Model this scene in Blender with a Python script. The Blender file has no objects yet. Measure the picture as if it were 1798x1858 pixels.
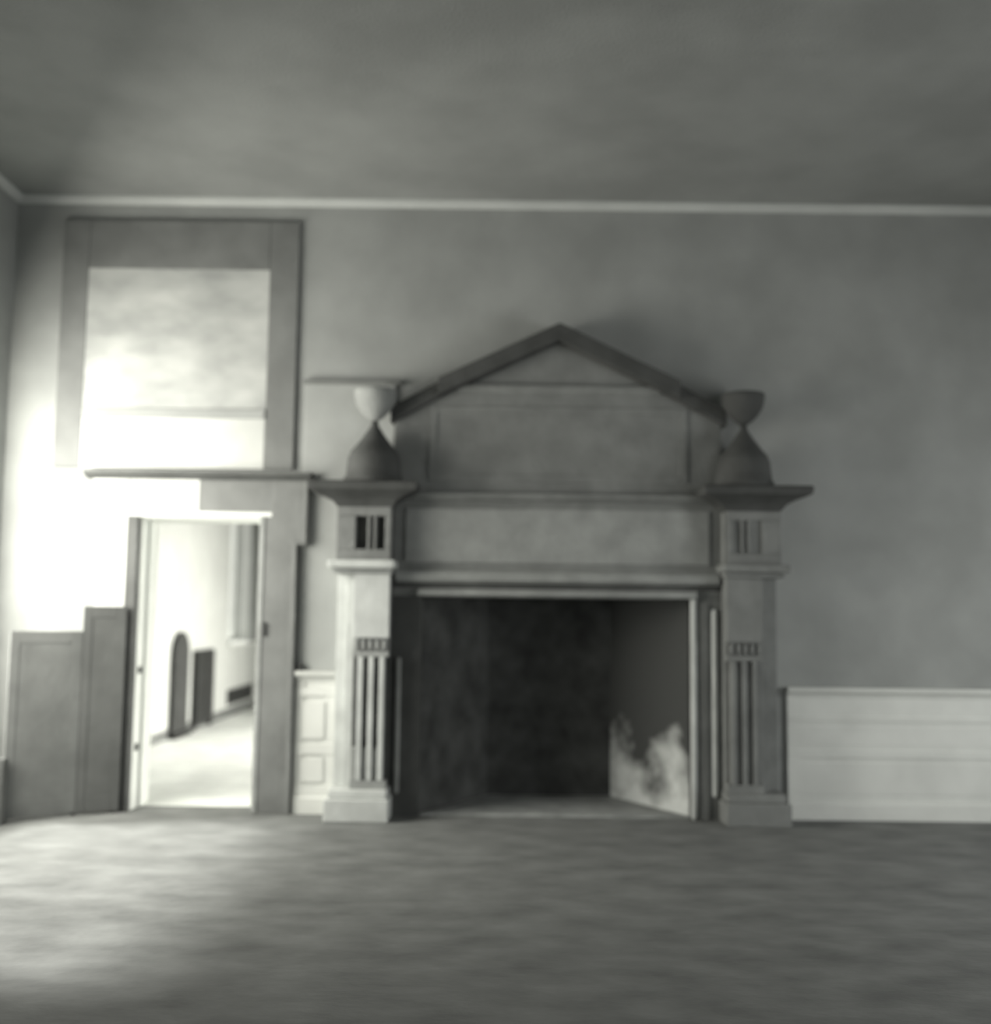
import bpy, bmesh, math, random
from mathutils import Vector, Matrix

random.seed(7)
S = bpy.context.scene
COL = S.collection

# ------------------------------------------------------------------ camera
cam_d = bpy.data.cameras.new('camera')
cam = bpy.data.objects.new('camera', cam_d)
COL.objects.link(cam)
S.camera = cam
F_PX, W_PX = 1960.0, 1798.0
cam_d.sensor_fit = 'HORIZONTAL'
cam_d.sensor_width = 36.0
cam_d.lens = 36.0 * F_PX / W_PX
cam_d.clip_start = 0.05
PITCH, ROLL = math.atan(185 / F_PX), math.radians(0.7)
f = Vector((0, math.cos(PITCH), math.sin(PITCH)))
r0 = Vector((1, 0, 0))
u0 = r0.cross(f)
r = math.cos(ROLL) * r0 + math.sin(ROLL) * u0
u = -math.sin(ROLL) * r0 + math.cos(ROLL) * u0
m = Matrix((r, u, -f)).transposed().to_4x4()
m.translation = Vector((0, -8.0, 1.45))
cam.matrix_world = m
cam_d.dof.use_dof = True            # the old camera was focused a little too near: everything is soft
cam_d.dof.focus_distance = 4.2
cam_d.dof.aperture_fstop = 0.8

# ------------------------------------------------------------------ world, sun, window light, added fill
world = bpy.data.worlds.new('world')
S.world = world
world.use_nodes = True
bg = world.node_tree.nodes['Background']
bg.inputs[0].default_value = (1.0, 0.985, 0.93, 1)
bg.inputs[1].default_value = 1.6

def sun_lamp(name, direction, strength, angle):
    d = bpy.data.lights.new(name, 'SUN')
    d.energy = strength
    d.angle = math.radians(angle)
    d.color = (1.0, 0.98, 0.92)
    o = bpy.data.objects.new(name, d)
    COL.objects.link(o)
    o.rotation_euler = Vector(direction).to_track_quat('-Z', 'Y').to_euler()
    return o

def area_lamp(name, loc, direction, sx, sy, power, color=(1.0, 0.985, 0.935), spread=180):
    d = bpy.data.lights.new(name, 'AREA')
    d.shape = 'RECTANGLE'
    d.size, d.size_y = sx, sy
    d.energy = power
    d.color = color
    d.spread = math.radians(spread)
    o = bpy.data.objects.new(name, d)
    COL.objects.link(o)
    o.location = loc
    o.rotation_euler = Vector(direction).to_track_quat('-Z', 'Z').to_euler()
    return o

sun_lamp('hazy_sun', (1.0, -0.02, -1.38), 8.0, 8)
area_lamp('left_window_daylight', (-3.66, -1.40, 2.05), (1, 0.6, -0.42), 2.1, 2.0, 225, (1.0, 0.975, 0.885))
area_lamp('rear_window_daylight', (4.0, -10.3, 1.7), (-0.02, 1, -0.25), 2.6, 1.7, 70, (0.985, 1.0, 0.98))
area_lamp('right_fill_light', (5.57, -3.0, 1.25), (-1, 0.15, -0.45), 3.0, 1.3, 125, (0.985, 1.0, 0.98))  # fill for the lower right, from a window added out of view
area_lamp('far_room_fill', (2.6, 4.4, 1.7), (-1, -0.12, -0.58), 3.0, 1.6, 420, (1.0, 0.975, 0.90), 105)  # added fill lamp; the farther room has no window on this side

S.view_settings.view_transform = 'Standard'
S.view_settings.look = 'None'
S.view_settings.gamma = 1.0
S.view_settings.use_curve_mapping = False
S.view_settings.exposure = 0.0

# ------------------------------------------------------------------ materials
def mat(name, col, rough=0.8, var=0.12, scale=6.0, bump=0.0, bscale=40.0, stretch=(1, 1, 1), spec=0.3, col2=None, lo=0.35, hi=0.68):
    mt = bpy.data.materials.new(name)
    mt.use_nodes = True
    nt = mt.node_tree
    b = nt.nodes['Principled BSDF']
    b.inputs['Roughness'].default_value = rough
    b.inputs['Specular IOR Level'].default_value = spec
    tc = nt.nodes.new('ShaderNodeTexCoord')
    mp = nt.nodes.new('ShaderNodeMapping')
    mp.inputs['Scale'].default_value = stretch
    nt.links.new(tc.outputs['Object'], mp.inputs['Vector'])
    nz = nt.nodes.new('ShaderNodeTexNoise')
    nz.inputs['Scale'].default_value = scale
    nz.inputs['Detail'].default_value = 6
    nt.links.new(mp.outputs[0], nz.inputs['Vector'])
    rp = nt.nodes.new('ShaderNodeValToRGB')
    if col2 is None:
        a = [c * (1 - var) for c in col]
        z = [min(1, c * (1 + var)) for c in col]
    else:
        a, z = col, col2
    rp.color_ramp.elements[0].position = lo
    rp.color_ramp.elements[1].position = hi
    rp.color_ramp.elements[0].color = (*a, 1)
    rp.color_ramp.elements[1].color = (*z, 1)
    nt.links.new(nz.outputs['Fac'], rp.inputs['Fac'])
    nt.links.new(rp.outputs['Color'], b.inputs['Base Color'])
    if bump > 0:
        n2 = nt.nodes.new('ShaderNodeTexNoise')
        n2.inputs['Scale'].default_value = bscale
        n2.inputs['Detail'].default_value = 4
        nt.links.new(mp.outputs[0], n2.inputs['Vector'])
        bp = nt.nodes.new('ShaderNodeBump')
        bp.inputs['Strength'].default_value = bump
        bp.inputs['Distance'].default_value = 0.02
        nt.links.new(n2.outputs['Fac'], bp.inputs['Height'])
        nt.links.new(bp.outputs['Normal'], b.inputs['Normal'])
    return mt

def g(v, warm=0.0):
    return (v * (0.965 + warm), v * 1.0, v * (0.972 - warm))

M = {}
M['plaster'] = mat('wall_plaster', g(0.31), 0.9, 0.10, 2.2, 0.25, 60)
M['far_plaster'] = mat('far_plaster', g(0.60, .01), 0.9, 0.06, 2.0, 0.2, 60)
M['trim'] = mat('cornice_paint', g(0.46), 0.7, 0.05, 3.0)
M['palewall'] = mat('pale_wall_plaster', g(0.35), 0.9, 0.08, 2.2, 0.25, 60)
M['ceiling'] = mat('ceiling_plaster', g(0.25), 0.9, 0.10, 1.6, 0.3, 50)
M['floor'] = mat('matted_floor', g(0.165), 0.85, 0.22, 3.2, 0.25, 16, (1.0, 1.5, 1.0), 0.12, lo=.3, hi=.7)
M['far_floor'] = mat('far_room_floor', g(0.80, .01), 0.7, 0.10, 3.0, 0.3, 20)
M['white'] = mat('white_paint', g(0.74, .01), 0.6, 0.05, 4.0, 0.1, 30)
M['cream'] = mat('dado_paint', g(0.64, .015), 0.6, 0.06, 3.0, 0.1, 30)
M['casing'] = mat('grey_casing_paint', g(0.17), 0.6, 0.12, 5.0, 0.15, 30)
M['stile'] = mat('dark_stile_paint', g(0.17), 0.7, 0.12, 4.0, 0.15, 30)
M['darkwood'] = mat('dark_wood', g(0.085), 0.7, 0.15, 4.0, 0.15, 30)
M['lit_wood'] = mat('lit_leaf_wood', g(0.15), 0.7, 0.15, 4.0, 0.15, 30)  # lighter copy of the screen wood, for the leaf facing the light
M['stone'] = mat('lit_chimney_stone', g(0.52), 0.8, 0.10, 6.0, 0.25, 40)  # lit tone of the chimney stone, for left tower and right rolls
M['greystone'] = mat('grey_and_shaded_stone', g(0.20), 0.8, 0.14, 5.0, 0.3, 40)  # overmantel's own grey; shaded tone on right tower and left upper block
M['darkstone'] = mat('dark_and_shade_stone', g(0.07), 0.75, 0.18, 5.0, 0.3, 40)  # own tone of cornices and pinnacles; shade in jamb, groove and flutes
M['midstone'] = mat('mid_chimney_stone', g(0.29), 0.8, 0.14, 5.0, 0.3, 40)
M['soot'] = mat('sooty_brick', g(0.07), 0.95, 0.4, 5.0, 0.5, 20, lo=.3, hi=.75)
M['paint'] = mat('faded_painting', g(0.30), 0.75, 0.3, 2.0, 0.1, 30, (1, 1, 1.9), 0.3, g(0.47, .01), 0.36, 0.66)
M['litpanel'] = mat('lit_panel', g(0.50, .01), 0.75, 0.08, 3.0)  # pale tone paints window glow onto casing, lintel and overdoor panel
M['hearth'] = mat('hearth_stone', g(0.30), 0.7, 0.2, 5.0, 0.3, 30)
M['black'] = mat('black_lacquer', g(0.028), 0.6, 0.2, 6.0)
M['dgrey'] = mat('dark_grey_board', g(0.05), 0.8, 0.2, 6.0)
M['iron'] = mat('dark_iron', g(0.06), 0.5, 0.2, 9.0)
M['curtain'] = mat('curtain_cloth', g(0.26), 0.9, 0.12, 8.0)

# firebox cheek: flaked soot and the light falling there, both put into the colour
pt = mat('flaked_lit_cheek', g(0.035), 0.95, 0.3, 3.4, 0.5, 20, spec=0.1)
nt = pt.node_tree
b = nt.nodes['Principled BSDF']
tc = nt.nodes.new('ShaderNodeTexCoord')
sep = nt.nodes.new('ShaderNodeSeparateXYZ')
nt.links.new(tc.outputs['Object'], sep.inputs[0])
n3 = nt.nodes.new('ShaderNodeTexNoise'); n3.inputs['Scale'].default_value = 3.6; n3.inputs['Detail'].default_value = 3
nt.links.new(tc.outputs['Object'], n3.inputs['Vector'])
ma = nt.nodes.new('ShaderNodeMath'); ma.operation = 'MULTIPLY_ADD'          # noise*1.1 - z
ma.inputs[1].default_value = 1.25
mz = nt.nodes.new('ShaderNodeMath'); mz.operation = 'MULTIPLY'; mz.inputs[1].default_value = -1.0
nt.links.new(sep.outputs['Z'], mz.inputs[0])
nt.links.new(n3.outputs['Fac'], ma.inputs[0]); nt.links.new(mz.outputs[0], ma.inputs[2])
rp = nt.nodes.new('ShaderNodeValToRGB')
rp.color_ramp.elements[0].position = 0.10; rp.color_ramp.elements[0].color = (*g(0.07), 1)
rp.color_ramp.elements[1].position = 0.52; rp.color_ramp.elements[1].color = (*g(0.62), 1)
nt.links.new(ma.outputs[0], rp.inputs['Fac'])
nt.links.new(rp.outputs['Color'], b.inputs['Base Color'])
M['lit_cheek'] = pt

gl = bpy.data.materials.new('window_glass'); gl.use_nodes = True
nt = gl.node_tree
for n in list(nt.nodes):
    if n.type == 'BSDF_PRINCIPLED': nt.nodes.remove(n)
out = nt.nodes['Material Output']
tr = nt.nodes.new('ShaderNodeBsdfTransparent'); gs = nt.nodes.new('ShaderNodeBsdfGlossy'); mx = nt.nodes.new('ShaderNodeMixShader')
gs.inputs['Roughness'].default_value = 0.05; mx.inputs[0].default_value = 0.06
nt.links.new(tr.outputs[0], mx.inputs[1]); nt.links.new(gs.outputs[0], mx.inputs[2]); nt.links.new(mx.outputs[0], out.inputs[0])
M['glass'] = gl

# ------------------------------------------------------------------ helpers
class MB:
    def __init__(self): self.bm = bmesh.new()
    def box(self, x0, x1, y0, y1, z0, z1, bev=0.0):
        t = bmesh.new()
        bmesh.ops.create_cube(t, size=1.0)
        bmesh.ops.transform(t, matrix=Matrix.Translation(((x0+x1)/2, (y0+y1)/2, (z0+z1)/2)) @ Matrix.Diagonal((abs(x1-x0), abs(y1-y0), abs(z1-z0), 1)), verts=t.verts)
        if bev > 0:
            bmesh.ops.bevel(t, geom=t.edges[:], offset=bev, segments=2, affect='EDGES', profile=0.6)
        self._add(t); return self
    def prism_y(self, pts, y0, y1, bev=0.0):     # polygon in x,z pushed along y
        return self._prism([Vector((x, y0, z)) for x, z in pts], Vector((0, y1-y0, 0)), bev)
    def prism_x(self, pts, x0, x1, bev=0.0):     # polygon in y,z pushed along x
        return self._prism([Vector((x0, y, z)) for y, z in pts], Vector((x1-x0, 0, 0)), bev)
    def prism_z(self, pts, z0, z1, bev=0.0):
        return self._prism([Vector((x, y, z0)) for x, y in pts], Vector((0, 0, z1-z0)), bev)
    def _prism(self, vs, d, bev):
        t = bmesh.new()
        fc = t.faces.new([t.verts.new(v) for v in vs])
        ex = bmesh.ops.extrude_face_region(t, geom=[fc])
        bmesh.ops.translate(t, vec=d, verts=[e for e in ex['geom'] if isinstance(e, bmesh.types.BMVert)])
        bmesh.ops.recalc_face_normals(t, faces=t.faces[:])
        if bev > 0:
            bmesh.ops.bevel(t, geom=t.edges[:], offset=bev, segments=2, affect='EDGES', profile=0.6)
        self._add(t); return self
    def lathe(self, prof, cx, cy, seg=32, axis='Z'):   # profile of (radius, height)
        t = bmesh.new()
        rings = []
        for rr, z in prof:
            rings.append([t.verts.new((cx + rr*math.cos(2*math.pi*k/seg), cy + rr*math.sin(2*math.pi*k/seg), z)) for k in range(seg)])
        for a, c in zip(rings, rings[1:]):
            for k in range(seg):
                t.faces.new((a[k], a[(k+1) % seg], c[(k+1) % seg], c[k]))
        t.faces.new(rings[0][::-1]); t.faces.new(rings[-1])
        for fc in t.faces: fc.smooth = True
        bmesh.ops.recalc_face_normals(t, faces=t.faces[:])
        self._add(t); return self
    def _add(self, t):
        me = bpy.data.meshes.new('tmp'); t.to_mesh(me); t.free()
        self.bm.from_mesh(me); bpy.data.meshes.remove(me)
    def build(self, name, material, parent=None):
        me = bpy.data.meshes.new(name)
        self.bm.to_mesh(me); self.bm.free()
        me.materials.append(material)
        o = bpy.data.objects.new(name, me)
        COL.objects.link(o)
        if parent is not None:
            o.parent = parent
            o.matrix_parent_inverse = parent_inv(parent)
        return o

def parent_inv(p):      # parts are modelled in world coordinates; only the top-level Empty is moved
    return Matrix.Translation(p.location).inverted() if p.parent is None else Matrix.Identity(4)

def thing(name, label, cat, loc, group=None):
    o = bpy.data.objects.new(name, None); COL.objects.link(o)
    o.location = loc; o.empty_display_size = 0.1
    o['label'] = label; o['category'] = cat
    if group: o['group'] = group
    return o

def tag(o, label, cat):
    o['label'] = label; o['category'] = cat; return o

def struct(o): o['kind'] = 'structure'; return o

def setting(name, loc=(0, 0, 0)):
    o = bpy.data.objects.new(name, None); COL.objects.link(o); o.location = loc
    o['kind'] = 'structure'; return o

# ------------------------------------------------------------------ room shell
XL, XR, YR, YF, ZC, T = -3.67, 5.6, -10.6, 10.2, 4.58, 0.42
XR2 = 3.0                                   # right side of the farther room
struct(MB().box(XL-T, XR+T, YR-T, T*.5, -0.12, 0.0).build('floor', M['floor']))
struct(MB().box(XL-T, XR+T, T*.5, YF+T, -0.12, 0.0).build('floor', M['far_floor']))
struct(MB().box(XL-T, XR+T, YR-T, YF+T, ZC, ZC+0.15).build('ceiling', M['ceiling']))

DX0, DX1, DZ = -2.65, -1.71, 2.15           # doorway
FX0, FX1, FZ = -0.53, 1.43, 1.575           # fireplace opening
wb = MB()
wb.box(XL, DX0, 0, T, 0, ZC).box(DX0, DX1, 0, T, DZ, ZC).box(DX1, FX0, 0, T, 0, ZC).box(FX0, FX1, 0, T, FZ, ZC).box(FX1, XR, 0, T, 0, ZC)
struct(wb.build('wall_back', M['plaster']))

def wall_along_y(name, x0, x1, y0, y1, holes, material):
    w = MB(); y = y0
    for a, c, z0, z1 in holes:
        w.box(x0, x1, y, a, 0, ZC); w.box(x0, x1, a, c, 0, z0); w.box(x0, x1, a, c, z1, ZC); y = c
    w.box(x0, x1, y, y1, 0, ZC)
    return struct(w.build(name, material))

LW = (-3.7, -0.32, 0.75, 3.6)             # left window of the near room
FW = (6.98, 8.55, 1.0, 3.3)                 # window of the farther room
wall_along_y('wall_left', XL-T, XL, YR-T, 0.21, [LW], M['plaster'])
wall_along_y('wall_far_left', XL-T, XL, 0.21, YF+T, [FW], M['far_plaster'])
EW = (-4.6, -1.4, 0.55, 2.3)                # low window added in the right wall to brighten that side
wall_along_y('wall_right', XR, XR+T, YR-T, T, [EW], M['plaster'])
RW = (2.5, 5.4, 0.75, 2.8)
wr = MB()
wr.box(XL, RW[0], YR-T, YR, 0, ZC).box(RW[0], RW[1], YR-T, YR, 0, RW[2]).box(RW[0], RW[1], YR-T, YR, RW[3], ZC).box(RW[1], XR, YR-T, YR, 0, ZC)
struct(wr.build('wall_rear', M['plaster']))
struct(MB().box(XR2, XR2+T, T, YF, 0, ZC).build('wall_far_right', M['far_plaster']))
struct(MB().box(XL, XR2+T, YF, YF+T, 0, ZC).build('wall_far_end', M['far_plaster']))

def window_y(name, x, y0, y1, z0, z1, bars):     # window set in a wall that runs along y
    w = setting(name, (x, (y0+y1)/2, z0))
    fr = MB()
    for a, c in ((y0, y0+.07), (y1-.07, y1)): fr.box(x-.04, x+.04, a, c, z0, z1)
    for a, c in ((z0, z0+.07), (z1-.07, z1)): fr.box(x-.04, x+.04, y0+.07, y1-.07, a, c)
    fr.build('window_frame', M['white'], w)
    n, mrows = bars
    for k in range(1, n):
        yy = y0 + (y1-y0)*k/n
        MB().box(x-.03, x+.03, yy-.03, yy+.03, z0+.07, z1-.07).build('mullion', M['white'], w)
    MB().box(x-.004, x+.004, y0+.06, y1-.06, z0+.06, z1-.06).build('pane', M['glass'], w)
    return w
window_y('window_1', XL-T+.1, *LW, (3, 1))
window_y('added_window', XR+T-.1, *EW, (3, 1))  # unseen window, added for the fill light
window_y('window_3', XL-T+.1, *FW, (2, 1))
w2 = setting('window_2', ((RW[0]+RW[1])/2, YR-T+.1, RW[2]))
fr = MB(); yy = YR-T+.1
for a, c in ((RW[0], RW[0]+.07), (RW[1]-.07, RW[1])): fr.box(a, c, yy-.04, yy+.04, RW[2], RW[3])
for a, c in ((RW[2], RW[2]+.07), (RW[3]-.07, RW[3])): fr.box(RW[0]+.07, RW[1]-.07, yy-.04, yy+.04, a, c)
fr.build('window_frame', M['white'], w2)
MB().box(RW[0]+.06, RW[1]-.06, yy-.004, yy+.004, RW[2]+.06, RW[3]-.06).build('pane', M['glass'], w2)

# crown moulding under the ceiling (the pale line that turns the corner at the left)
CP = [(0, ZC-.055), (-.018, ZC-.055), (-.03, ZC-.04), (-.05, ZC-.022), (-.055, ZC-.008), (-.055, ZC), (0, ZC)]
struct(MB().prism_x(CP, XL, XR).build('trim_1', M['trim']))
struct(MB().prism_y([(XL - y, z) for y, z in CP], YR, -.0).build('trim_2', M['trim']))

# ------------------------------------------------------------------ dado panelling
def dado(name, x0, x1, ztop, bays, lines):
    d = setting(name, ((x0+x1)/2, 0, 0))
    MB().box(x0, x1, -.03, 0, 0, ztop-.05).build('backing', M['cream'], d)
    MB().prism_x([(0, ztop-.075), (-.035, ztop-.075), (-.045, ztop-.05), (-.075, ztop-.03), (-.08, ztop), (0, ztop)], x0, x1).build('cap', M['cream'], d)
    MB().prism_x([(0, 0), (-.055, 0), (-.055, .11), (-.04, .13), (0, .13)], x0, x1).build('skirting', M['cream'], d)
    bw = (x1-x0)/bays
    for z0, z1 in lines:
        MB().box(x0, x1, -.044, -.03, z0, z1, .004).build('rail', M['cream'], d)
    for k in range(bays+1):
        xx = min(max(x0 + bw*k, x0+.035), x1-.035)
        MB().box(xx-.035, xx+.035, -.038, -.03, .13, ztop-.075, .004).build('stile', M['cream'], d)
    return d, bw
d, bw = dado('trim_3', -1.445, -1.15, 1.02, 1, [(.84, .90), (.42, .5), (.13, .2)])
for z0, z1 in ((.53, .80), (.22, .40)):
    MB().prism_y([(-1.375, z0), (-1.22, z0), (-1.22, z1), (-1.375, z1)], -.03, -.045, .008).build('panel', M['cream'], d)
d, bw = dado('trim_4', 2.14, 5.6, .945, 2, [(.70, .74), (.44, .50)])
for k in range(2):
    a = 2.14 + bw*k + .07; c = a + bw - .14
    for z0, z1 in ((.53, .67), (.18, .41)):
        MB().box(a, c, -.036, -.03, z0, z1, .003).build('panel', M['cream'], d)
# plain panel of the strip of wall between doorway and chimneypiece, with its thin ledge
p = setting('trim_5', (-1.27, 0, 1.02))
MB().box(-1.44, -.76, -.02, 0, 1.022, 3.15, .005).build('panel', M['palewall'], p)
MB().prism_x([(0, 3.15), (-.03, 3.15), (-.05, 3.165), (-.05, 3.18), (0, 3.18)], -1.45, -.72).build('ledge', M['stile'], p)

# ------------------------------------------------------------------ doorway
dr = setting('door_1', (-2.18, 0, 0))
# reveals
MB().box(DX0-.001, DX0+.025, .0, T, 0, DZ).build('left_reveal', M['white'], dr)
MB().box(DX0+.025, DX0+.045, .16, .28, 0, DZ-.02).build('door_stop', M['white'], dr)
MB().box(DX1-.025, DX1+.001, .0, T, 0, DZ).build('right_reveal', M['white'], dr)
MB().box(DX0+.025, DX1-.025, 0, T, DZ-.022, DZ).build('head_reveal', M['white'], dr)
# architrave with shoulders at the head
MB().prism_y([(-2.93, 0), (-2.71, 0), (-2.71, 2.15), (-2.71, 2.415), (-2.98, 2.415), (-2.98, 1.93), (-2.93, 1.93)], 0, -.06, .006).build('left_casing', M['litpanel'], dr)  # washed-out brightness of the left casing painted in as a paler tone
MB().box(-2.71, -2.635, -.055, 0, 0, DZ, .006).build('left_inner_casing', M['darkwood'], dr)
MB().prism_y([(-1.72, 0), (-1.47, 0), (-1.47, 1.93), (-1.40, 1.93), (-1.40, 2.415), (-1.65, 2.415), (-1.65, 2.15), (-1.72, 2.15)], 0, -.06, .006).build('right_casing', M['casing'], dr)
MB().box(-2.71, -2.19, -.055, 0, 2.17, 2.415, .004).build('lintel', M['litpanel'], dr)  # sunlit end of the lintel, painted as a paler piece
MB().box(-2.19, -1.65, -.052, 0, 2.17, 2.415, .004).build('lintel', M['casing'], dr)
MB().prism_x([(0, 2.135), (-.05, 2.135), (-.065, 2.15), (-.065, 2.165), (-.05, 2.18), (0, 2.18)], -2.71, -1.65).build('head_bead', M['white'], dr)
MB().box(-1.735, -1.695, -.068, 0, 0, 2.15, .010).build('lit_bead', M['midstone'], dr)  # lighter tone paints in the lit edge of the jamb
MB().prism_y([(-1.485, 0), (-1.455, 0), (-1.455, 1.94), (-1.385, 1.94), (-1.385, 2.42), (-1.41, 2.42), (-1.41, 1.965), (-1.485, 1.965)], 0, -.085, .006).build('outer_bead', M['stile'], dr)
MB().prism_x([(0, 2.415), (-.07, 2.415), (-.09, 2.43), (-.13, 2.44), (-.14, 2.455), (-.14, 2.465), (0, 2.48)], -3.03, -1.36).build('cornice', M['darkwood'], dr)
for z in (.42, .98):
    MB().box(DX0+.02, DX0+.04, .05, .10, z, z+.05, .004).build('hinge', M['iron'], dr)
MB().box(-1.70, -1.665, -.075, -.055, 1.27, 1.37, .006).build('keeper_plate', M['iron'], dr)

# painting set in panelling above the doorway
ov = thing('overdoor_painting', 'pale faded painting in wide dark panelled surround above the doorway', 'painting', (-2.4, 0, 2.49))
MB().box(-3.10, -1.73, -.025, 0, 2.95, 4.02).build('canvas', M['paint'], ov)
MB().box(-3.10, -1.73, -.03, 0, 2.50, 2.88, .006).build('lower_panel', M['litpanel'], ov)  # pale colour carries the glow on the wall above the door
MB().box(-3.30, -3.10, -.03, 0, 2.50, 4.40, .008).build('stile', M['stile'], ov)
MB().box(-1.73, -1.51, -.03, 0, 2.50, 4.40, .008).build('stile', M['stile'], ov)
MB().box(-3.10, -1.73, -.03, 0, 4.02, 4.40, .008).build('rail', M['stile'], ov)
MB().box(-3.10, -1.73, -.04, 0, 2.88, 2.95, .008).build('rail', M['plaster'], ov)

# ------------------------------------------------------------------ chimneypiece
CX = 0.455
fp = thing('chimneypiece', 'tall classical stone chimneypiece with fluted pilasters, urn finials and gabled overmantel', 'fireplace', (CX, -.15, 0))
def mirror_pts(pts): return [(2*CX - x, z) for x, z in pts]

# overmantel body with sloping shoulders, front at y=-.10
body = [(-.74, 0), (-.53, 0), (-.53, 1.575), (1.44, 1.575), (1.44, 0), (1.65, 0), (1.65, 2.93), (1.27, 3.14), (CX, 3.50), (-.36, 3.14), (-.74, 2.93)]
MB().box(-.75, -.53, -.10, 0, 0, 1.575).build('jamb', M['darkstone'], fp)  # darker than the right jamb: the tower's shadow put into the colour
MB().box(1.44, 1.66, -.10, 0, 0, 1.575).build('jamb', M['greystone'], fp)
MB().prism_y([(-.75, 1.575), (1.66, 1.575), (1.66, 2.93), (1.27, 3.14), (CX, 3.50), (-.36, 3.14), (-.75, 2.93)], 0, -.10, .006).build('overmantel', M['greystone'], fp)
# frame round the opening: outer and inner rolls, lintel band
for s, m1 in ((-1, M['midstone']), (1, M['stone'])):  # right rolls paler: their light is put into the stone tone
    for off, rad, z0, z1 in ((1.145, .020, .16, 1.13 if s < 0 else 1.50), (.995, .022, .0, 1.60)):
        if s < 0 and off < 1: continue  # left side: only the lit stretch of the outer roll is modelled
        MB().lathe([(rad*.6, z0), (rad, z0+.02), (rad, z1-.02), (rad*.6, z1)], CX + s*off, -.105, 12).build('roll_moulding', m1, fp)
MB().box(1.50, 1.555, -.115, -.10, 0, 1.55, .004).build('fillet', M['greystone'], fp)
MB().prism_x([(-.09, 1.575), (-.135, 1.575), (-.15, 1.59), (-.15, 1.61), (-.125, 1.63), (-.09, 1.63)], -.56, 1.47).build('lintel_roll', M['midstone'], fp)
MB().box(-.74, 1.65, -.118, -.09, 1.635, 1.672).build('groove_shade', M['darkstone'], fp)  # dark strip painting the shade of the undercut
MB().prism_x([(-.09, 1.672), (-.14, 1.672), (-.17, 1.69), (-.17, 1.74), (-.14, 1.765), (-.09, 1.77)], -.72, 1.63).build('architrave', M['midstone'], fp)
MB().box(-.66, 1.57, -.112, -.09, 1.82, 2.22, .008).build('frieze', M['midstone'], fp)
MB().prism_x([(-.09, 2.27), (-.13, 2.27), (-.17, 2.295), (-.18, 2.31), (-.18, 2.325), (-.09, 2.34)], -.72, 1.63).build('shelf_moulding', M['greystone'], fp)
fr = MB()
for a, c, z0, z1 in ((-.50, -.44, 2.42, 2.98), (1.35, 1.41, 2.42, 2.98), (-.44, 1.35, 2.42, 2.47), (-.44, 1.35, 2.93, 2.98)):
    fr.box(a, c, -.11, -.09, z0, z1, .004)
fr.build('panel_frame', M['greystone'], fp)
# pediment
MB().prism_x([(-.09, 3.08), (-.12, 3.08), (-.13, 3.10), (-.14, 3.11), (-.14, 3.135), (-.09, 3.15)], -.30, 1.21).build('pediment_base', M['greystone'], fp)
def raking(pa, pb, th, dep, name, material):
    drop = th * math.hypot(pb[0]-pa[0], pb[1]-pa[1]) / abs(pb[0]-pa[0])     # ends cut upright so the two slopes meet
    pts = [pa, pb, (pb[0], pb[1]-drop), (pa[0], pa[1]-drop)]
    MB().prism_y(pts, 0, -dep, .006).build(name, material, fp)
for q in (1, -1):
    mx = lambda x: CX + q*(x - CX)
    raking((mx(-.43), 3.165), (mx(CX), 3.585), .115, .24, 'raking_cornice', M['darkstone'])
    raking((mx(-.78), 2.96), (mx(-.43), 3.15), .10, .17, 'sloping_shoulder', M['darkstone'])

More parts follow.
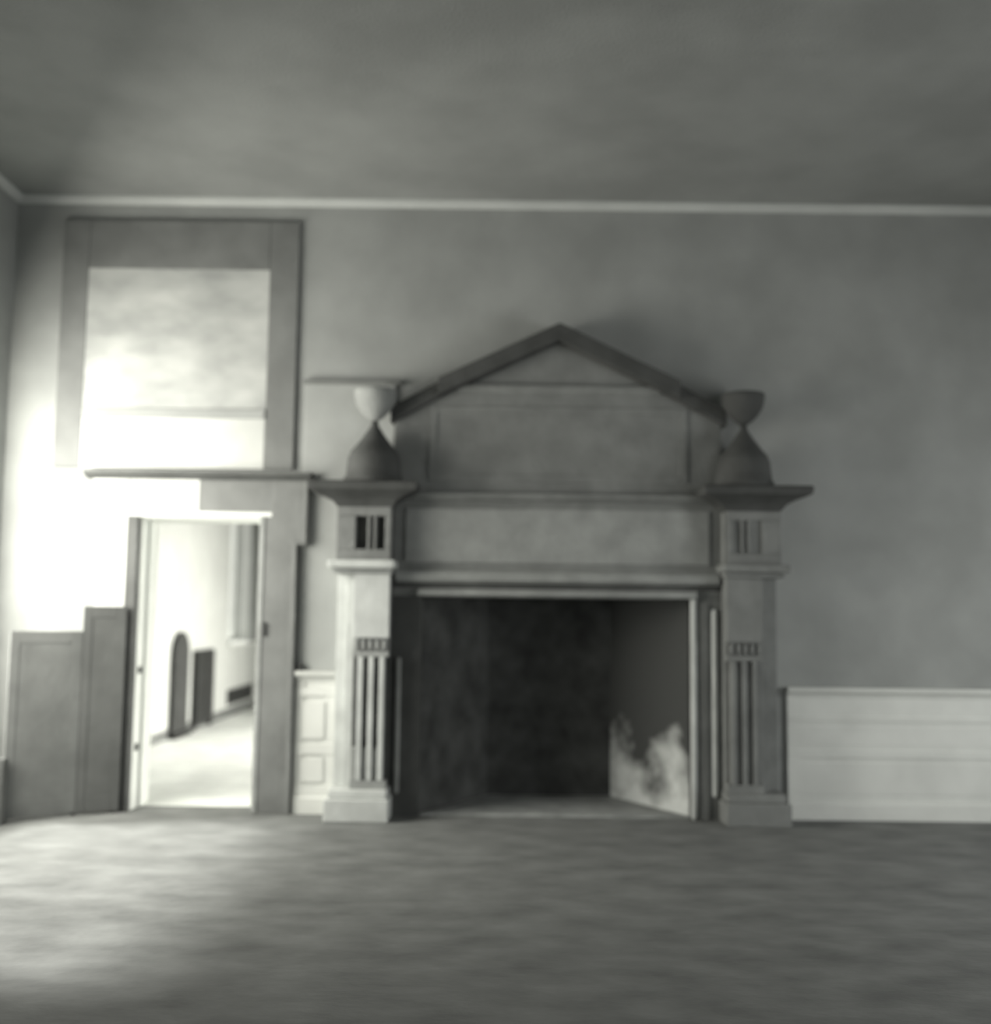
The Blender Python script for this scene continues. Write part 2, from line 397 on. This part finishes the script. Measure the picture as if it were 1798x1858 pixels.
DEEP = 1.45
def tower(s, stone, stone2, dark, cup, upper, cable):
    X = lambda x: x if s < 0 else 2*CX - x      # left tower as written, right one mirrored
    def bx(name, x0, x1, y, z0, z1, material, bev=.004, yb=0.0):
        y, yb = y*DEEP, yb*DEEP
        a, c = sorted((X(x0), X(x1)))
        return MB().box(a, c, y, yb, z0, z1, bev).build(name, material, fp)
    bx('plinth', -1.17, -.72, -.25, 0, .155, stone, .010)
    bx('plinth_moulding', -1.145, -.735, -.225, .155, .215, stone, .012)
    bx('side_strip', -1.142, -1.062, -.075, .215, 1.73, stone)
    bx('side_strip', -1.062, -1.005, -.13, .215, 1.73, stone)
    bx('shaft_core', -1.005, -.745, -.135, .215, 1.73, dark)  # on the left, a dark core paints shade into the flutes
    bx('shaft_foot', -1.003, -.747, -.19, .215, .275, stone2)
    bx('shaft_top', -1.003, -.747, -.19, 1.27, 1.728, stone)
    bx('necking', -1.003, -.747, -.185, 1.135, 1.175, stone2)
    for k in range(3):
        x0 = -.963 + k*.0755
        bx('fillet', x0, x0+.037, -.19, .275, 1.135, stone, .006, -.13)
    for k in range(3):
        x0 = -1.003 + k*.0755
        bx('cable_flute', x0+.002, x0+.036, -.172, .275, cable, stone2, .008, -.13)
    for k in range(5):
        x0 = -.995 + k*.049
        bx('dentil', x0, x0+.028, -.178, 1.19, 1.255, stone2, .003, -.13)
    bx('dentil_band', -1.003, -.747, -.15, 1.175, 1.272, stone2)
    # capital: two steps
    bx('capital', -1.155, -.73, -.21, 1.728, 1.765, stone2, .010)
    bx('capital', -1.185, -.71, -.25, 1.765, 1.822, stone, .012)
    # entablature block with recessed flutes
    bx('entablature_core', -1.135, -.745, -.155 if s < 0 else -.185, 1.822, 2.205, dark)  # dark core of the left block paints shade into its recesses
    for a, c in ((-1.135, -1.0), (-.915, -.895), (-.870, -.850), (-.79, -.745)):
        bx('entablature_bar', a, c, -.20, 1.90, 2.14, upper, .006, -.15)  # left block in greyer stone: its dimmer light put into the colour
    bx('entablature_band', -1.135, -.745, -.205, 1.822, 1.90, upper, .006, -.15)
    bx('entablature_band', -1.135, -.745, -.205, 2.14, 2.205, upper, .006, -.15)
    # cornice: stacked, spreading
    steps = [(2.205, 0), (2.225, .015), (2.25, .035), (2.275, .08), (2.30, .145), (2.315, .18), (2.36, .19), (2.375, .175)]
    hw, cx0, yf = .195, -.94, -.20*DEEP
    t = bmesh.new(); rings = []
    for z, e in steps:
        xs = sorted((X(cx0-hw-e), X(cx0+hw+e)))
        rings.append([t.verts.new(v) for v in ((xs[0], 0, z), (xs[0], yf-e, z), (xs[1], yf-e, z), (xs[1], 0, z))])
    for a, c in zip(rings, rings[1:]):
        for k in range(4): t.faces.new((a[k], a[(k+1) % 4], c[(k+1) % 4], c[k]))
    t.faces.new(rings[0][::-1]); t.faces.new(rings[-1])
    bmesh.ops.recalc_face_normals(t, faces=t.faces[:])
    q = MB(); q._add(t); q.build('tower_cornice', M['darkstone'], fp)
    # bell-shaped pinnacle and the cup on it
    cx = X(-.885)
    MB().lathe([(.215, 2.37), (.215, 2.41), (.20, 2.43), (.193, 2.50), (.187, 2.56), (.168, 2.61), (.125, 2.66), (.088, 2.71), (.055, 2.76), (.03, 2.80), (.022, 2.84)], cx, -.24, 36).build('bell_pinnacle', M['darkstone'], fp)
    MB().lathe([(.022, 2.835), (.06, 2.86), (.10, 2.90), (.135, 2.955), (.15, 3.01), (.155, 3.05), (.15, 3.065), (.13, 3.06), (.10, 3.03), (.03, 3.0)], cx, -.24, 36).build('cup_finial', cup, fp)
tower(-1, M['stone'], M['midstone'], M['darkstone'], M['midstone'], M['greystone'], .50)  # left tower in the lit stone tone
tower(1, M['greystone'], M['greystone'], M['greystone'], M['darkstone'], M['greystone'], 1.12)  # same tower in a shaded tone, its flutes filled to look faint

# firebox with splayed cheeks
YB, BX0, BX1 = .78, -.04, .94
MB().prism_z([(FX0, 0.0), (FX0-.10, 0.0), (BX0-.10, YB+.08), (BX0, YB)], 0, 2.1).build('left_cheek', M['soot'], fp)
MB().prism_z([(FX1, 0.0), (FX1+.10, 0.0), (BX1+.10, YB+.08), (BX1, YB)], 0, 2.1).build('right_cheek', M['lit_cheek'], fp)
MB().box(BX0-.1, BX1+.1, YB, YB+.10, 0, 2.1).build('fireback', M['soot'], fp)
MB().box(FX0-.1, FX1+.1, 0.02, YB+.1, 2.1, 2.18).build('flue_throat', M['soot'], fp)
MB().prism_z([(FX0+.01, -.06), (FX1-.01, -.06), (BX1, YB), (BX0, YB)], 0, .018).build('hearth_slab', M['hearth'], fp)

# ------------------------------------------------------------------ things in the near room
sc = thing('low_screen', 'low dark wooden two-leaf screen standing left of the doorway', 'screen', (-3.0, -.22, 0))
def leaf(p0, p1, z0, z1, name, material):
    a = Vector((p0[0], p0[1], 0)); c = Vector((p1[0], p1[1], 0)); dd = (c-a).normalized(); n = Vector((-dd.y, dd.x, 0))*.018
    pts = [(q.x, q.y) for q in (a+n, c+n, c-n, a-n)]
    o = MB().prism_z(pts, z0, z1, .005).build(name, material, sc)
    # raised frame of stiles and rails on the side that faces the room
    L = (c-a).length
    def strip(u0, u1, za, zb, nm):
        k = n.normalized()
        if k.y > 0: k = -k
        A = a + dd*u0 + k*.018; B = a + dd*u1 + k*.018
        q = [(A.x, A.y), (B.x, B.y), ((B + k*.003).x, (B + k*.003).y), ((A + k*.003).x, (A + k*.003).y)]
        MB().prism_z(q, za, zb, .003).build(nm, material, o)
    strip(.0, .06, z0, z1, 'stile'); strip(L-.06, L, z0, z1, 'stile')
    strip(.06, L-.06, z1-.08, z1, 'rail'); strip(.06, L-.06, z0, z0+.11, 'rail')
    return o
leaf((-3.335, -.50), (-2.955, -.20), .02, 1.29, 'leaf', M['lit_wood'])  # lower and paler leaf: window glow put into its shape and tone
leaf((-2.95, -.195), (-2.68, -.085), .02, 1.47, 'leaf', M['darkwood'])
for px, py in ((-3.32, -.49), (-2.96, -.20), (-2.70, -.095)):
    MB().lathe([(.012, 0), (.02, .006), (.02, .02), (.012, .026)], px, py, 10).build('foot', M['iron'], sc)
MB().box(-3.40, -3.28, -.62, -.54, 0, .44, .008).build('post', M['darkwood'], sc)

k = MB().lathe([(.014, 1.02), (.020, 1.024), (.012, 1.034), (.016, 1.046), (.021, 1.058), (.015, 1.072), (.004, 1.077)], -1.405, -.045, 16).build('small_knob', M['iron'])
tag(k, 'tiny dark knob on the pale dado ledge beside the doorway casing', 'knob')

# ------------------------------------------------------------------ things in the farther room
def arched(y0, y1, z0, ztop, x0, x1, n=14):
    cy, rr = (y0+y1)/2, (y1-y0)/2
    pts = [(y0, z0), (y1, z0)]
    zs = ztop - rr*.85
    for k in range(n+1):
        a = math.pi*k/n
        pts.append((cy + rr*math.cos(a), zs + rr*.85*math.sin(a)))
    return MB().prism_x(pts, x0, x1, .006)
ab = thing('arched_board', 'tall dark round-topped board standing against the wall beyond the doorway', 'board', (-3.6, 4.68, 0))
arched(4.36, 4.96, .0, 1.20, -3.65, -3.615).build('board', M['dgrey'], ab)
rim = arched(4.42, 4.90, .10, 1.13, -3.615, -3.608).build('raised_field', M['dgrey'], ab)
MB().box(-3.65, -3.56, 4.32, 4.98, 0, .06, .006).build('base', M['black'], ab)
sq = thing('square_cabinet', 'low square black cabinet against the wall, right of the round-topped board', 'cabinet', (-3.6, 5.62, 0))
MB().box(-3.66, -3.61, 5.26, 6.10, .05, .96, .006).build('body', M['black'], sq)
MB().box(-3.61, -3.60, 5.28, 5.67, .09, .93, .003).build('door', M['black'], sq)
MB().box(-3.61, -3.60, 5.69, 6.08, .09, .93, .003).build('door', M['black'], sq)
for y in (5.28, 6.02):
    MB().box(-3.655, -3.615, y, y+.06, 0, .05).build('foot', M['black'], sq)
# skirting of the farther room
struct(MB().box(XL, XL+.012, T, YF, 0, .11, .004).build('baseboard_far_left', M['casing']))
# curtain hanging over the window's far half
cu = thing('curtain', 'long dark curtain hanging beside the bright window in the farther room', 'curtain', (-3.58, 8.2, 1.0))
t = bmesh.new(); n = 60
for side in (0, 1):
    pass
pts = []
for k in range(n+1):
    y = 8.0 + (8.85-8.0)*k/n
    pts.append((-3.61 + .022*math.sin(k*0.84), y))
back = [(x-.012, y) for x, y in reversed(pts)]
MB().prism_z(pts + back, 1.0, 3.35).build('cloth', M['curtain'], cu)
MB().box(-3.64, -3.56, 6.8, 8.8, 3.35, 3.39, .008).build('rail', M['iron'], cu)
# window sill and grille under the window
struct(MB().box(XL-.05, XL+.10, 6.9, 8.65, .965, 1.0, .008).build('window_sill', M['white']))
gr = thing('wall_grille', 'dark slotted vent grille low on the wall under the far window', 'vent', (-3.65, 7.75, .15))
MB().box(XL+.0, XL+.02, 7.05, 8.55, .15, .36, .003).build('backing', M['black'], gr)
for k in range(5):
    z = .165 + k*.042
    MB().box(XL+.02, XL+.035, 7.08, 8.52, z, z+.018).build('slat', M['iron'], gr)
